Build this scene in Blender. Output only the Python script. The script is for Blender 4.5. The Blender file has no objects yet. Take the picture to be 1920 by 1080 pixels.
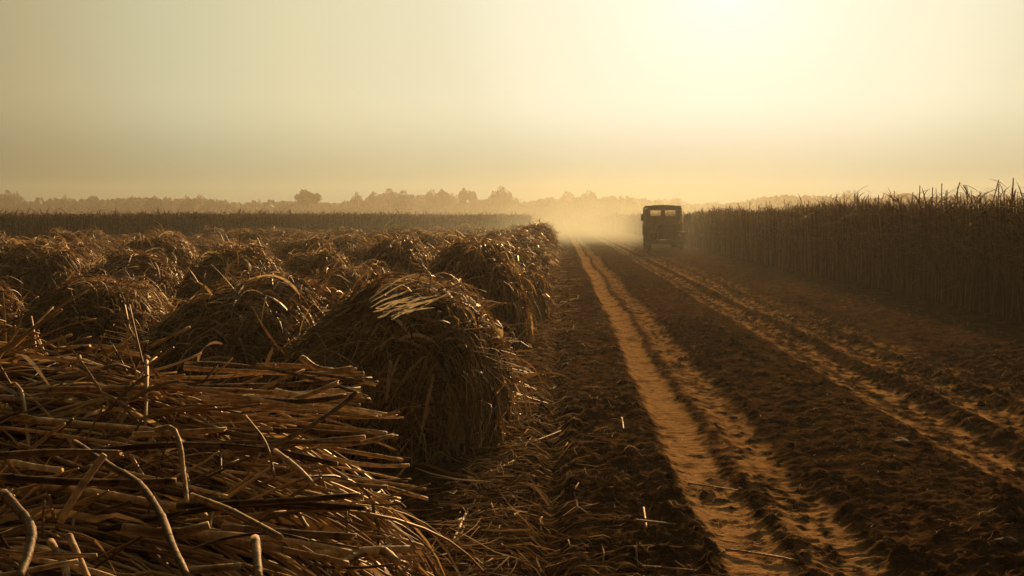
import bpy, math, random
import numpy as np
from mathutils import Vector, Matrix
R = math.radians
sc = bpy.context.scene
C = sc.collection

# ------------------------------------------------------------------ camera
EYE = 2.0
PITCH, YAW = R(4.1), R(2.76)
cam_d = bpy.data.cameras.new("camera"); cam = bpy.data.objects.new("camera", cam_d); C.objects.link(cam)
cam.location = (0, 0, EYE); cam.rotation_euler = (math.pi/2 - PITCH, 0, YAW)
cam_d.lens = 35.0; cam_d.sensor_width = 36.0; cam_d.clip_start = 0.05; cam_d.clip_end = 3000
sc.camera = cam
sc.view_settings.view_transform = 'Standard'; sc.view_settings.look = 'None'
sc.view_settings.exposure = 0.55; sc.view_settings.gamma = 1.0
sc.render.resolution_x, sc.render.resolution_y = 1024, 576
sc.cycles.use_denoising = True
sc.cycles.max_bounces = 7; sc.cycles.diffuse_bounces = 3; sc.cycles.volume_bounces = 2
sc.cycles.transparent_max_bounces = 8
sc.cycles.volume_max_steps = 128

# ------------------------------------------------------------------ sun and sky
SUN_AZ, SUN_EL = R(9.3), R(13.5)          # azimuth from +Y towards +X
SUN = Vector((math.sin(SUN_AZ)*math.cos(SUN_EL), math.cos(SUN_AZ)*math.cos(SUN_EL), math.sin(SUN_EL)))
sl = bpy.data.lights.new("sun", 'SUN'); sun = bpy.data.objects.new("sun", sl); C.objects.link(sun)
sl.energy = 5.0; sl.angle = R(0.8); sl.color = (1.0, 0.57, 0.22)
sun.rotation_euler = SUN.to_track_quat('Z', 'Y').to_euler()

world = bpy.data.worlds.new("World"); sc.world = world; world.use_nodes = True
nt = world.node_tree; N = nt.nodes; L = nt.links; N.clear()
def nd(N, t, **k):
    n = N.new(t)
    for a, b in k.items():
        if hasattr(n, a): setattr(n, a, b)
    return n
out = nd(N, 'ShaderNodeOutputWorld'); bg = nd(N, 'ShaderNodeBackground'); bg.inputs[1].default_value = 0.1
sky = nd(N, 'ShaderNodeTexSky', sky_type='NISHITA', sun_disc=False, sun_elevation=SUN_EL, sun_rotation=SUN_AZ,
         air_density=2.0, dust_density=8.0, ozone_density=1.0)
tc = nd(N, 'ShaderNodeTexCoord')
dot = nd(N, 'ShaderNodeVectorMath', operation='DOT_PRODUCT'); dot.inputs[1].default_value = SUN
L.new(tc.outputs['Generated'], dot.inputs[0])
ac = nd(N, 'ShaderNodeMath', operation='ARCCOSINE'); ac.use_clamp = False
L.new(dot.outputs['Value'], ac.inputs[0])
mr = nd(N, 'ShaderNodeMath', operation='DIVIDE'); mr.inputs[1].default_value = math.pi
L.new(ac.outputs[0], mr.inputs[0])
ramp = nd(N, 'ShaderNodeValToRGB'); L.new(mr.outputs[0], ramp.inputs[0])
stops = [(0, (.76,.77,.69)), (3, (.62,.65,.56)), (7, (.57,.58,.48)), (12.6, (.52,.54,.415)), (16, (.475,.48,.345)), (24, (.45,.43,.277)),
         (31, (.365,.358,.230)), (37, (.30,.262,.148)), (48, (.158,.132,.080)), (75, (.036,.028,.017)), (180, (.0145,.009,.005))]
cr = ramp.color_ramp; cr.interpolation = 'EASE'
cr.elements[0].position = 0; cr.elements[0].color = (*[c*.5 for c in stops[0][1]], 1)
cr.elements[1].position = 1; cr.elements[1].color = (*[c*.5 for c in stops[-1][1]], 1)
for a, c in stops[1:-1]:
    e = cr.elements.new(a/180.0); e.color = (*[v*.5 for v in c], 1)
cr.interpolation = 'LINEAR'
sc1 = nd(N, 'ShaderNodeVectorMath', operation='SCALE'); sc1.inputs['Scale'].default_value = 20.0
L.new(ramp.outputs[0], sc1.inputs[0])
# dusty warm band low over the horizon
sep = nd(N, 'ShaderNodeSeparateXYZ'); L.new(tc.outputs['Generated'], sep.inputs[0])
el = nd(N, 'ShaderNodeMapRange', interpolation_type='SMOOTHSTEP'); L.new(sep.outputs['Z'], el.inputs[0])
el.inputs[1].default_value = 0.0; el.inputs[2].default_value = 0.118; el.inputs[3].default_value = 1; el.inputs[4].default_value = 0
warm = nd(N, 'ShaderNodeMix', data_type='RGBA', blend_type='MULTIPLY'); warm.inputs['Factor'].default_value = 1
L.new(el.outputs[0], warm.inputs['Factor']); L.new(sc1.outputs[0], warm.inputs['A']); warm.inputs['B'].default_value = (.25, .36, .35, 1)
tint = nd(N, 'ShaderNodeMix', data_type='RGBA', blend_type='MULTIPLY'); tint.inputs['Factor'].default_value = 1
L.new(sky.outputs[0], tint.inputs['A']); tint.inputs['B'].default_value = (.02, .014, .009, 1)
add = nd(N, 'ShaderNodeMix', data_type='RGBA', blend_type='ADD'); add.inputs['Factor'].default_value = 1
L.new(warm.outputs['Result'], add.inputs['A']); L.new(tint.outputs['Result'], add.inputs['B'])
L.new(add.outputs['Result'], bg.inputs[0]); L.new(bg.outputs[0], out.inputs[0])

# ------------------------------------------------------------------ helpers
rng = np.random.default_rng(11)
random.seed(5)

def tag(o, label=None, cat=None, group=None, kind=None):
    if label: o['label'] = label
    if cat: o['category'] = cat
    if group: o['group'] = group
    if kind: o['kind'] = kind
    return o

def link(name, me, mat=None, parent=None, loc=(0, 0, 0)):
    o = bpy.data.objects.new(name, me); C.objects.link(o); o.location = loc
    if mat is not None and len(me.materials) == 0: me.materials.append(mat)
    if parent is not None: o.parent = parent
    return o

def mesh_np(name, v, f, tint=None, smooth=True, extra=None):
    """v (n,3) floats, f (m,4) or (m,3) ints"""
    me = bpy.data.meshes.new(name)
    v = np.ascontiguousarray(v, np.float32); f = np.ascontiguousarray(f, np.int32)
    k = f.shape[1]
    me.vertices.add(len(v)); me.vertices.foreach_set('co', v.ravel())
    me.loops.add(f.size); me.loops.foreach_set('vertex_index', f.ravel())
    me.polygons.add(len(f)); me.polygons.foreach_set('loop_start', np.arange(0, f.size, k, dtype=np.int32))
    me.polygons.foreach_set('use_smooth', np.full(len(f), smooth, bool))
    me.update(calc_edges=True)
    if tint is not None:
        a = me.attributes.new('tint', 'FLOAT', 'POINT'); a.data.foreach_set('value', np.ascontiguousarray(tint, np.float32))
    for nme, arr in (extra or {}).items():
        a = me.attributes.new(nme, 'FLOAT', 'POINT'); a.data.foreach_set('value', np.ascontiguousarray(arr, np.float32))
    return me

def hash2(ix, iy, s):
    h = (ix.astype(np.int64)*374761393 + iy.astype(np.int64)*668265263 + s*2147483647) & 0xFFFFFFFF
    h = ((h ^ (h >> 13))*1274126177) & 0xFFFFFFFF
    h = ((h ^ (h >> 16))*2246822519) & 0xFFFFFFFF
    return ((h ^ (h >> 15)) & 0xFFFFFF)/float(0xFFFFFF)

def vn(x, y, s=0):
    ix = np.floor(x); iy = np.floor(y); fx = x-ix; fy = y-iy
    fx = fx*fx*(3-2*fx); fy = fy*fy*(3-2*fy)
    a = hash2(ix, iy, s); b = hash2(ix+1, iy, s); c = hash2(ix, iy+1, s); d = hash2(ix+1, iy+1, s)
    return (a*(1-fx)+b*fx)*(1-fy)+(c*(1-fx)+d*fx)*fy

def fbm(x, y, s=0, o=4):
    t = 0; a = .5
    for i in range(o):
        t = t+a*vn(x, y, s+i*17); x = x*2.03+3.1; y = y*2.03+1.7; a *= .5
    return t

def sstep(e0, e1, x):
    t = np.clip((x-e0)/(e1-e0), 0, 1); return t*t*(3-2*t)

def norm(a):
    return a/np.maximum(np.linalg.norm(a, axis=-1, keepdims=True), 1e-9)

def at(px, py, d):
    """point seen at photo pixel (px, py) at distance d along the road: used to read real positions off the photograph"""
    v = Matrix.Rotation(YAW, 3, 'Z') @ Matrix.Rotation(math.pi/2-PITCH, 3, 'X') @ Vector(((px-960)/1867, (540-py)/1867, -1))
    return Vector((0, 0, EYE))+v*(d/v.y)

# ------------------------------------------------------------------ materials
def mat(name, col, rough=.8, tint=None, noise=None, transl=0.0, spec=.3, bump=None, metallic=0.0):
    """tint: (dark colour, light colour) driven by the per-strand attribute"""
    m = bpy.data.materials.new(name); m.use_nodes = True
    N = m.node_tree.nodes; L = m.node_tree.links; N.clear()
    o = N.new('ShaderNodeOutputMaterial'); p = N.new('ShaderNodeBsdfPrincipled')
    p.inputs['Roughness'].default_value = rough; p.inputs['Metallic'].default_value = metallic
    p.inputs['Specular IOR Level'].default_value = spec
    p.inputs['Base Color'].default_value = (*col, 1)
    colout = None
    if tint:
        a = N.new('ShaderNodeAttribute'); a.attribute_name = 'tint'
        r = N.new('ShaderNodeValToRGB'); L.new(a.outputs['Fac'], r.inputs[0])
        r.color_ramp.elements[0].color = (*tint[0], 1); r.color_ramp.elements[1].color = (*tint[-1], 1)
        for i, c in enumerate(tint[1:-1]):
            e = r.color_ramp.elements.new((i+1)/(len(tint)-1)); e.color = (*c, 1)
        colout = r.outputs[0]
    if noise:
        t = N.new('ShaderNodeTexCoord'); mp = N.new('ShaderNodeMapping'); mp.inputs['Scale'].default_value = noise[1] if len(noise) > 1 else (1, 1, 1)
        L.new(t.outputs['Object'], mp.inputs[0])
        n = N.new('ShaderNodeTexNoise'); n.inputs['Scale'].default_value = noise[0]; n.inputs['Detail'].default_value = 5
        L.new(mp.outputs[0], n.inputs['Vector'])
        mr = N.new('ShaderNodeMapRange'); L.new(n.outputs['Fac'], mr.inputs[0])
        mr.inputs[1].default_value = .3; mr.inputs[2].default_value = .7; mr.inputs[3].default_value = .55; mr.inputs[4].default_value = 1.25
        mx = N.new('ShaderNodeVectorMath'); mx.operation = 'SCALE'; L.new(mr.outputs[0], mx.inputs['Scale'])
        if colout is not None: L.new(colout, mx.inputs[0])
        else: mx.inputs[0].default_value = col
        colout = mx.outputs[0]
        if bump:
            b = N.new('ShaderNodeBump'); b.inputs['Strength'].default_value = bump; b.inputs['Distance'].default_value = .02
            L.new(n.outputs['Fac'], b.inputs['Height']); L.new(b.outputs[0], p.inputs['Normal'])
    if colout is not None: L.new(colout, p.inputs['Base Color'])
    if transl > 0:
        t = N.new('ShaderNodeBsdfTranslucent'); ms = N.new('ShaderNodeMixShader'); ms.inputs[0].default_value = transl
        if colout is not None: L.new(colout, t.inputs[0])
        else: t.inputs[0].default_value = (*col, 1)
        L.new(p.outputs[0], ms.inputs[1]); L.new(t.outputs[0], ms.inputs[2]); L.new(ms.outputs[0], o.inputs[0])
    else: L.new(p.outputs[0], o.inputs[0])
    return m

M_LEAF = mat('dry_leaf', (.3, .2, .1), .5, tint=((.05,.028,.012), (.25,.15,.066), (.54,.37,.18), (.78,.62,.37)), transl=.28, spec=.13)
M_LITTER = mat('trampled_straw', (.3, .2, .1), .9, tint=((.06,.036,.017), (.20,.12,.055), (.42,.29,.15), (.70,.55,.34)), transl=.2, spec=.08)
M_STEM = mat('dry_stem', (.3, .2, .1), .5, tint=((.06,.035,.016), (.33,.215,.105), (.66,.50,.29)), spec=.12)
M_CANE = mat('cut_cane', (.3, .2, .1), .6, tint=((.045,.027,.013), (.27,.175,.085), (.50,.35,.19), (.78,.61,.38)), noise=(45, (1, 1, 1)), spec=.12, bump=.25)
M_CORE = mat('packed_straw_shade', (.025, .014, .008), .9, noise=(9, (1, 1, 6)), bump=1.0)  # near-black colour paints in the shade of the mounds' dark faces and gaps
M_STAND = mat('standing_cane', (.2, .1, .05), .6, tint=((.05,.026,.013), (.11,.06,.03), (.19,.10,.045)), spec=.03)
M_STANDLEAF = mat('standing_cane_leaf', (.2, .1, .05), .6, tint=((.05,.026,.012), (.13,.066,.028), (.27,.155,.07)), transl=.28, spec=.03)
M_CROWN = mat('tree_foliage', (.05, .06, .02), .7, tint=((.03,.03,.014), (.075,.07,.03)), transl=.15)
M_BARK = mat('tree_bark', (.07, .045, .03), .9, noise=(3,))
M_BLEACH = mat('bleached_leaf', (.80, .70, .50), .6, transl=.45, noise=(25,), spec=.15)
M_STONE = mat('stone', (.09, .06, .04), 1.0, noise=(20,), bump=.5)
M_PAINT = mat('dusty_brown_paint', (.055, .033, .018), .9, noise=(3.5,), spec=.04)
M_CANVAS = mat('brown_canvas', (.10, .065, .035), .9, noise=(2.5,))
M_DARKMETAL = mat('dark_metal', (.035, .028, .02), .5, noise=(6,))
M_RUBBER = mat('tyre_rubber', (.03, .024, .018), .85, noise=(9,))
M_RIM = mat('dusty_rim', (.12, .085, .05), .6, noise=(8,))
M_TRIM = mat('light_trim_and_highlight', (.5, .4, .26), .45)
M_SEAT = mat('seat_vinyl', (.04, .025, .018), .7)
M_MIRROR = mat('mirror_glass', (.5, .5, .5), .08, metallic=1.0)
M_LAMPGLASS = mat('lamp_glass', (.14, .11, .08), .4, spec=.3)
M_BARN = mat('weathered_boards', (.22, .17, .12), .85, noise=(2.,))
M_BARNROOF = mat('pale_tin_roof', (.2, .17, .13), 1.0, noise=(1.,))

def glass_mat():
    m = bpy.data.materials.new('dusty_windscreen'); m.use_nodes = True
    N = m.node_tree.nodes; L = m.node_tree.links; N.clear()
    o = N.new('ShaderNodeOutputMaterial'); t = N.new('ShaderNodeBsdfTransparent'); g = N.new('ShaderNodeBsdfPrincipled')
    t.inputs[0].default_value = (.85, .8, .7, 1); g.inputs['Base Color'].default_value = (.25, .18, .11, 1); g.inputs['Roughness'].default_value = .2
    mx = N.new('ShaderNodeMixShader'); mx.inputs[0].default_value = .12
    L.new(t.outputs[0], mx.inputs[1]); L.new(g.outputs[0], mx.inputs[2]); L.new(mx.outputs[0], o.inputs[0])
    return m
M_GLASS = glass_mat()

# ------------------------------------------------------------------ ground
def rut_mask(x, y):
    wob = (vn(y*.25, x*0, 3)-.5)*.14+(vn(y*.9, x*.6, 4)-.5)*.07+(fbm(x*5, y*3, 9)-.5)*.16
    fine = (fbm(x*14, y*9, 15)-.5)*.8
    xx = x+wob
    def band(a, b, e=.045): return sstep(a-e, a+e, xx)*(1-sstep(b-e, b+e, xx))
    left = band(.96, 1.34)*sstep(-.42, .12, fine+.2)+.85*band(1.47, 1.86, .07)*sstep(-.2, .12, fine+.02)+.30*band(1.33, 1.48)*sstep(.0, .2, fine)
    right = 1.0*band(3.34, 3.54, .07)*sstep(-.14, .12, fine)+1.0*band(3.64, 3.88, .06)*sstep(-.14, .12, fine)+1.0*band(4.18, 4.44, .06)*sstep(-.18, .1, fine)+1.0*band(4.5, 4.70, .06)*sstep(-.1, .15, fine)+  .75*band(4.9, 5.3, .15)*sstep(-.02, .15, fine)
    crack = sstep(.93, .985, 1-np.abs(2*fbm(x*1.6+3, y*7.5, 23, 3)-.95))*sstep(.45, .6, vn(x*1.2, y*.7, 24))
    return np.clip((left+right)*(1-.85*crack)*(1-.55*sstep(.50, .66, fbm(x*5+7, y*3.2, 29, 3))), 0, 1)

def height(x, y, fine=True):
    near = np.clip(1-(np.abs(y)-60)/60, 0, 1)
    rut = rut_mask(x, y)
    base = (fbm(x*.35, y*.12, 21, 3)-.45)*.10
    # depressed wheel tracks with shoulders
    for c, w, d in ((1.15, .24, .05), (1.66, .22, .035), (3.6, .3, .04), (4.42, .26, .045), (5.1, .3, .025)):
        q = (x-c)/w
        base = base-d*np.exp(-q**4)+d*.5*np.exp(-((np.abs(q)-1.4)/.35)**2)
    base = base-.10*np.exp(-((x+.06)/.10)**2)*sstep(60, 8, y)               # furrow beside the bundles
    base = base+.13*np.exp(-((x-2.6)/.55)**2)*.6+.16*np.exp(-((x-6.6)/.9)**2)   # crown and verge
    base = base+.10*np.exp(-((x-8.3)/.5)**2)
    if not fine: return base*near
    wx = x+.06*vn(x*6, y*6, 5); wy = y+.06*vn(x*6, y*6, 6)
    clod = fbm(wx*5, wy*6.5, 41, 3)
    clod2 = .5+.9*np.abs(fbm(wx*13, wy*19, 61, 3)-.44)*2-.12+.25*(fbm(x*38, y*40, 64, 2)-.4)
    lump = sstep(.58, .74, fbm(wx*9, wy*12, 88, 2)*1.25)
    ridge = 1-np.abs(2*fbm(wx*2.6, wy*9.0, 77, 3)-1)
    patch = sstep(.35, .6, fbm(x*.9, y*.5, 19, 3))
    rough = .045*(clod-.45)+.050*(clod2-.5)+.022*lump+.016*sstep(.82, .98, ridge)*patch
    rough = rough*(.75+.65*patch)
    amp = np.where(x < .96, 1.25, np.where(x < 1.9, .8, np.where(x < 3.2, 1.3, 1.15)))
    tread = .0035*(np.sin(y*2*math.pi/.11+5*vn(x*3, y*1.5, 91))*sstep(.5, .7, vn(x*1.5, y*.5, 92)))
    h = base+rough*amp*(1-.80*rut)+rut*(tread+.016*(fbm(x*7, y*4, 33)-.5))
    return h*near

def axis(segs):
    a = []
    for s, e, st in segs: a += list(np.arange(s, e-1e-6, st))
    a.append(segs[-1][1]); return np.array(a)
xs = axis([(-515, -70, 60), (-70, -20, 5), (-20, -5, 1.0), (-5, -1.2, .12), (-1.2, 2.2, .015), (2.2, 8.8, .023), (8.8, 14, .3), (14, 60, 5), (60, 515, 60)])
ys = [-50, -30, -15, -6, 0, 1.5, 2.5, 3.3]
while ys[-1] < 130: ys.append(ys[-1]+max(.015, ys[-1]*.0026))
ys += [150, 200, 300, 400, 475]; ys = np.array(ys)
X, Y = np.meshgrid(xs, ys)
Z = height(X, Y); RM = rut_mask(X, Y)
nx, ny = len(xs), len(ys)
idx = np.arange(nx*ny).reshape(ny, nx)
F = np.stack([idx[:-1, :-1], idx[:-1, 1:], idx[1:, 1:], idx[1:, :-1]], -1).reshape(-1, 4)
gm = mesh_np('ground', np.stack([X, Y, Z], -1).reshape(-1, 3), F, extra={'rut': RM.ravel()})
print('ground faces', len(F))
def soil_mat():
    m = bpy.data.materials.new('field_soil'); m.use_nodes = True
    N = m.node_tree.nodes; L = m.node_tree.links; N.clear()
    o = N.new('ShaderNodeOutputMaterial'); p = N.new('ShaderNodeBsdfPrincipled'); L.new(p.outputs[0], o.inputs[0])
    p.inputs['Roughness'].default_value = 1.0; p.inputs['Specular IOR Level'].default_value = .0
    t = N.new('ShaderNodeTexCoord')
    def noise(s, d=5):
        n = N.new('ShaderNodeTexNoise'); n.inputs['Scale'].default_value = s; n.inputs['Detail'].default_value = d
        L.new(t.outputs['Object'], n.inputs['Vector']); return n.outputs['Fac']
    def rampc(src, p0, c0, p1, c1):
        r = N.new('ShaderNodeValToRGB'); L.new(src, r.inputs[0])
        r.color_ramp.elements[0].position = p0; r.color_ramp.elements[0].color = (*c0, 1)
        r.color_ramp.elements[1].position = p1; r.color_ramp.elements[1].color = (*c1, 1); return r.outputs[0]
    soil = rampc(noise(5), .35, (.026, .0145, .0075), .68, (.095, .053, .025))
    dust = rampc(noise(16), .3, (.27, .158, .072), .7, (.43, .262, .122))
    a = N.new('ShaderNodeAttribute'); a.attribute_name = 'rut'
    mx = N.new('ShaderNodeMix'); mx.data_type = 'RGBA'; L.new(a.outputs['Fac'], mx.inputs['Factor'])
    L.new(soil, mx.inputs['A']); L.new(dust, mx.inputs['B'])
    L.new(mx.outputs['Result'], p.inputs['Base Color'])
    b = N.new('ShaderNodeBump'); b.inputs['Strength'].default_value = .9; b.inputs['Distance'].default_value = .015
    L.new(noise(70, 8), b.inputs['Height']); L.new(b.outputs[0], p.inputs['Normal'])
    return m
ground = link('ground', gm, soil_mat()); tag(ground, kind='structure')

# ------------------------------------------------------------------ strands
def tubes(P, rad, sides, tint, closed_tip=True):
    """P (n,s,3) paths, rad (n,s) -> verts, quads, tint"""
    n, s, _ = P.shape
    T = np.gradient(P, axis=1); T = norm(T)
    ref = np.where(np.abs(T[..., 2:3]) > .9, np.array([1., 0, 0]), np.array([0, 0, 1.]))
    A = norm(np.cross(T, ref)); B = np.cross(T, A)
    ang = np.arange(sides)*2*math.pi/sides
    V = P[:, :, None, :]+rad[:, :, None, None]*(A[:, :, None, :]*np.cos(ang)[None, None, :, None]+B[:, :, None, :]*np.sin(ang)[None, None, :, None])
    idx = np.arange(n*s*sides).reshape(n, s, sides)
    nx_ = np.roll(idx, -1, axis=2)
    F = np.stack([idx[:, :-1], nx_[:, :-1], nx_[:, 1:], idx[:, 1:]], -1).reshape(-1, 4)
    caps = []
    if sides == 4: caps = [idx[:, 0, ::-1], idx[:, -1, :]]
    elif sides == 8:
        for e, r in ((0, -1), (-1, 1)):
            q = idx[:, e, ::r]; caps += [q[:, [0, 1, 2, 3]], q[:, [0, 3, 4, 7]], q[:, [4, 5, 6, 7]]]
    if caps: F = np.concatenate([F]+[c.reshape(-1, 4) for c in caps])
    return V.reshape(-1, 3), F, np.repeat(tint, s*sides)

def ribbons(P, wid, side, tint):
    n, s, _ = P.shape
    T = norm(np.gradient(P, axis=1))
    S = norm(side-np.sum(side*T, -1, keepdims=True)*T)
    V = np.stack([P-S*wid[..., None]*.5, P+S*wid[..., None]*.5], 2)
    idx = np.arange(n*s*2).reshape(n, s, 2)
    F = np.stack([idx[:, :-1, 0], idx[:, :-1, 1], idx[:, 1:, 1], idx[:, 1:, 0]], -1).reshape(-1, 4)
    return V.reshape(-1, 3), F, np.repeat(tint, s*2)

def join(parts):
    v, f, t, k = [], [], [], 0
    for V, F_, T_ in parts:
        v.append(V); f.append(F_+k); t.append(T_); k += len(V)
    return np.concatenate(v), np.concatenate(f), np.concatenate(t)

def mound_paths(n, g, a, b, h, e, seg, nseg, out_bias=1.0, xbias=0.0, side_frac=.45, loft=.07, grav=.35, wander=.35, kink=.5, stray_p=.13, lift=0.0):
    """paths that lie over a rounded mound and hang down its sides"""
    def f_(p):
        q = np.abs(p)/np.array([a, b, h]); return np.maximum((q**e).sum(-1), 1e-6)**(1/e)
    d0 = norm(g.normal(size=(n, 3))*np.array([a, b, h])); d0[:, 2] = np.abs(d0[:, 2])
    top = g.random(n) > side_frac
    d0[top, 2] = np.maximum(d0[top, 2], .55+.4*g.random(top.sum())); d0 = norm(d0)
    p = d0*1.0; p = p/f_(p)[:, None]
    p *= 1.0
    p[:, 2] = np.maximum(p[:, 2], .1*h)
    radial = p*np.array([1/a**1, 1/b**1, 0]); radial = norm(radial+1e-4)
    d = radial*out_bias*g.random((n, 1))+g.normal(size=(n, 3))*.55
    d[:, 0] += xbias*np.sign(g.random(n)-.35)
    d[:, 2] -= .25
    d = norm(d)
    off = g.random(n)**1.6*loft
    curl = g.normal(size=(n, 3))*wander
    kseg = g.integers(1, nseg, n); kv = g.normal(size=(n, 3))*kink*(g.random(n)[:, None] < .45)
    sg = seg*(.35+1.05*g.random(n))
    stray = (g.random(n) > stray_p)*1.0
    P = np.empty((n, nseg+1, 3)); NR = np.empty_like(P)
    for i in range(nseg+1):
        fv = f_(p); q = np.abs(p)/np.array([a, b, h])
        nr = norm(np.sign(p)*(q+1e-3)**(e-1)/np.array([a, b, h]))
        push = np.clip(1+off-fv, 0, .3)
        p = p+nr*push[:, None]*min(a, h)*.8
        pull = np.clip(fv-1-off-.05, 0, .4)*(i > 0)*(stray[:, None] if False else stray)
        p = p-nr*pull[:, None]*min(a, h)*.55
        p[:, 2] = np.maximum(p[:, 2], .012)
        P[:, i] = p; NR[:, i] = nr
        if i == 0 and lift: d = norm(d+nr*lift*g.random((n, 1)))
        dn = np.sum(d*nr, -1, keepdims=True)
        d = d-nr*np.minimum(dn, .0)*.9-nr*np.maximum(dn, 0)*(.25 if not lift else 0)
        d[:, 2] -= grav*(.3+.7*(i/nseg))*.6
        d = d+curl*.35+(kseg == i)[:, None]*kv
        d = norm(d); p = p+d*sg[:, None]
    return P, NR

def leaf_prof(n, s, g, w0, w1):
    t = np.linspace(0, 1, s)[None]; w = (w0+(w1-w0)*g.random((n, 1))**1.5)
    return w*np.minimum(1, .35+2.5*t)*np.minimum(1, (1-t)*2.2+.08)

def slump(P, seed):
    """uneven settling shared by a mound's core and its straw"""
    Q = P.copy(); x, y, z = P[..., 0], P[..., 1], P[..., 2]
    Q[..., 2] = z*(1+.40*(fbm(x*1.1+seed*7.3+20, y*.9+seed*3.1+20, 5, 2)-.375))
    k = 1+.20*(vn(np.arctan2(x, y)*1.6+9+seed*2, z*1.3+seed, 8)-.5)
    Q[..., 0] = x*k; Q[..., 1] = y*k
    return Q

def straw_mound(g, a, b, h, e, nleaf, nstem, seg, nseg, wl=(.008, .036), rs=(.003, .007), sides=3, seed=0, **kw):
    P, NR = mound_paths(nleaf, g, a, b, h, e, seg, nseg, **kw)
    P = slump(P, seed)
    side = norm(np.cross(np.gradient(P, axis=1), NR)+NR*g.normal(size=(nleaf, 1, 1))*.012*12/nseg)
    tw = g.normal(size=(nleaf, 1, 1))*.9
    T = norm(np.gradient(P, axis=1)); S0 = norm(np.cross(T, NR)); side = S0*np.cos(tw)+np.cross(T, S0)*np.sin(tw)
    tint = np.clip(g.beta(1.3, 2.6, nleaf), 0, 1)
    tint[g.random(nleaf) < .09] = .9
    leaf = ribbons(P, leaf_prof(nleaf, nseg+1, g, *wl), side, tint)
    P2, _ = mound_paths(nstem, g, a, b, h, e, seg*1.25, nseg, **{**kw, 'loft': kw.get('loft', .07)*1.1, 'wander': .10, 'kink': .2})
    ns_ = nstem//2                                      # straight sprigs that stand clear of the mound
    P3, _ = mound_paths(ns_, g, a, b, h, e, seg*.62, nseg, **{**kw, 'loft': .03, 'wander': .03, 'kink': .3, 'grav': .06, 'stray_p': 1.0, 'side_frac': .3, 'lift': .75})
    P2 = slump(np.concatenate([P2, P3]), seed); nstem += ns_
    rad = (rs[0]+(rs[1]-rs[0])*g.random((nstem, 1)))*np.linspace(1.1, .6, nseg+1)[None]
    stem = tubes(P2, rad, sides, np.clip(g.beta(1.8, 2.0, nstem), 0, 1))
    return leaf, stem

def core_mesh(g, a, b, h, e, res=(40, 14), shrink=.93, seed=0):
    nu, nv = res
    u = np.linspace(0, 2*math.pi, nu, endpoint=False); v = np.linspace(0, math.pi/2, nv)
    U, V = np.meshgrid(u, v)
    d = np.stack([np.cos(U)*np.cos(V)*a, np.sin(U)*np.cos(V)*b, np.sin(V)*h], -1)
    q = (np.abs(d)/np.array([a, b, h]))
    d = d/((q**e).sum(-1)**(1/e))[..., None]
    n_ = 1+.10*(fbm(U*3, V*5+seed, seed, 3)-.45)
    n_[:, -1] = n_[0, -1]
    d = slump(d*n_[..., None]*shrink, seed)
    d[0, :, 2] = -.05
    idx = np.arange(nu*nv).reshape(nv, nu); nx_ = np.roll(idx, -1, 1)
    F = np.stack([idx[:-1], nx_[:-1], nx_[1:], idx[1:]], -1).reshape(-1, 4)
    return d.reshape(-1, 3), F, np.full(nu*nv, .1)

BA, BB, BH, BE = .86, 1.5, 1.36, 2.2
near_vars, mid_vars, far_vars = [], [], []
for k in range(4):
    g = np.random.default_rng(100+k)
    leaf, stem = straw_mound(g, BA, BB, BH, BE, 6800, 1900, .068, 9, loft=.07, wander=.03, kink=1.0, grav=.36, seed=k)
    near_vars.append((mesh_np('bundle_core', *core_mesh(g, BA, BB, BH, BE, seed=k)), mesh_np('leaf_straw', *leaf, smooth=False), mesh_np('thin_stems', *stem)))
for k in range(3):
    g = np.random.default_rng(200+k)
    leaf, stem = straw_mound(g, BA, BB, BH, BE, 2500, 650, .10, 6, wl=(.014, .034), rs=(.004, .009), loft=.06, wander=.14, kink=.75, grav=.5, seed=k+5)
    mid_vars.append((mesh_np('bundle_core', *core_mesh(g, BA, BB, BH, BE, seed=k+5)), mesh_np('leaf_straw', *leaf, smooth=False), mesh_np('thin_stems', *stem)))
for k in range(4):
    g = np.random.default_rng(300+k)
    leaf, stem = straw_mound(g, BA, BB, BH, BE, 700, 160, .2, 4, wl=(.025, .05), rs=(.008, .014), loft=.06, wander=.25, grav=.6, seed=k+9)
    cv = core_mesh(g, BA, BB, BH, BE, (20, 8), seed=k+9)
    far_vars.append((mesh_np('bundle_core', *cv), mesh_np('leaf_straw', *join([leaf, stem]), smooth=False)))
for vs in (near_vars, mid_vars, far_vars):
    for t in vs:
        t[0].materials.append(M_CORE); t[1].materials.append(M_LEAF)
        if len(t) > 2: t[2].materials.append(M_STEM)

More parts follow.
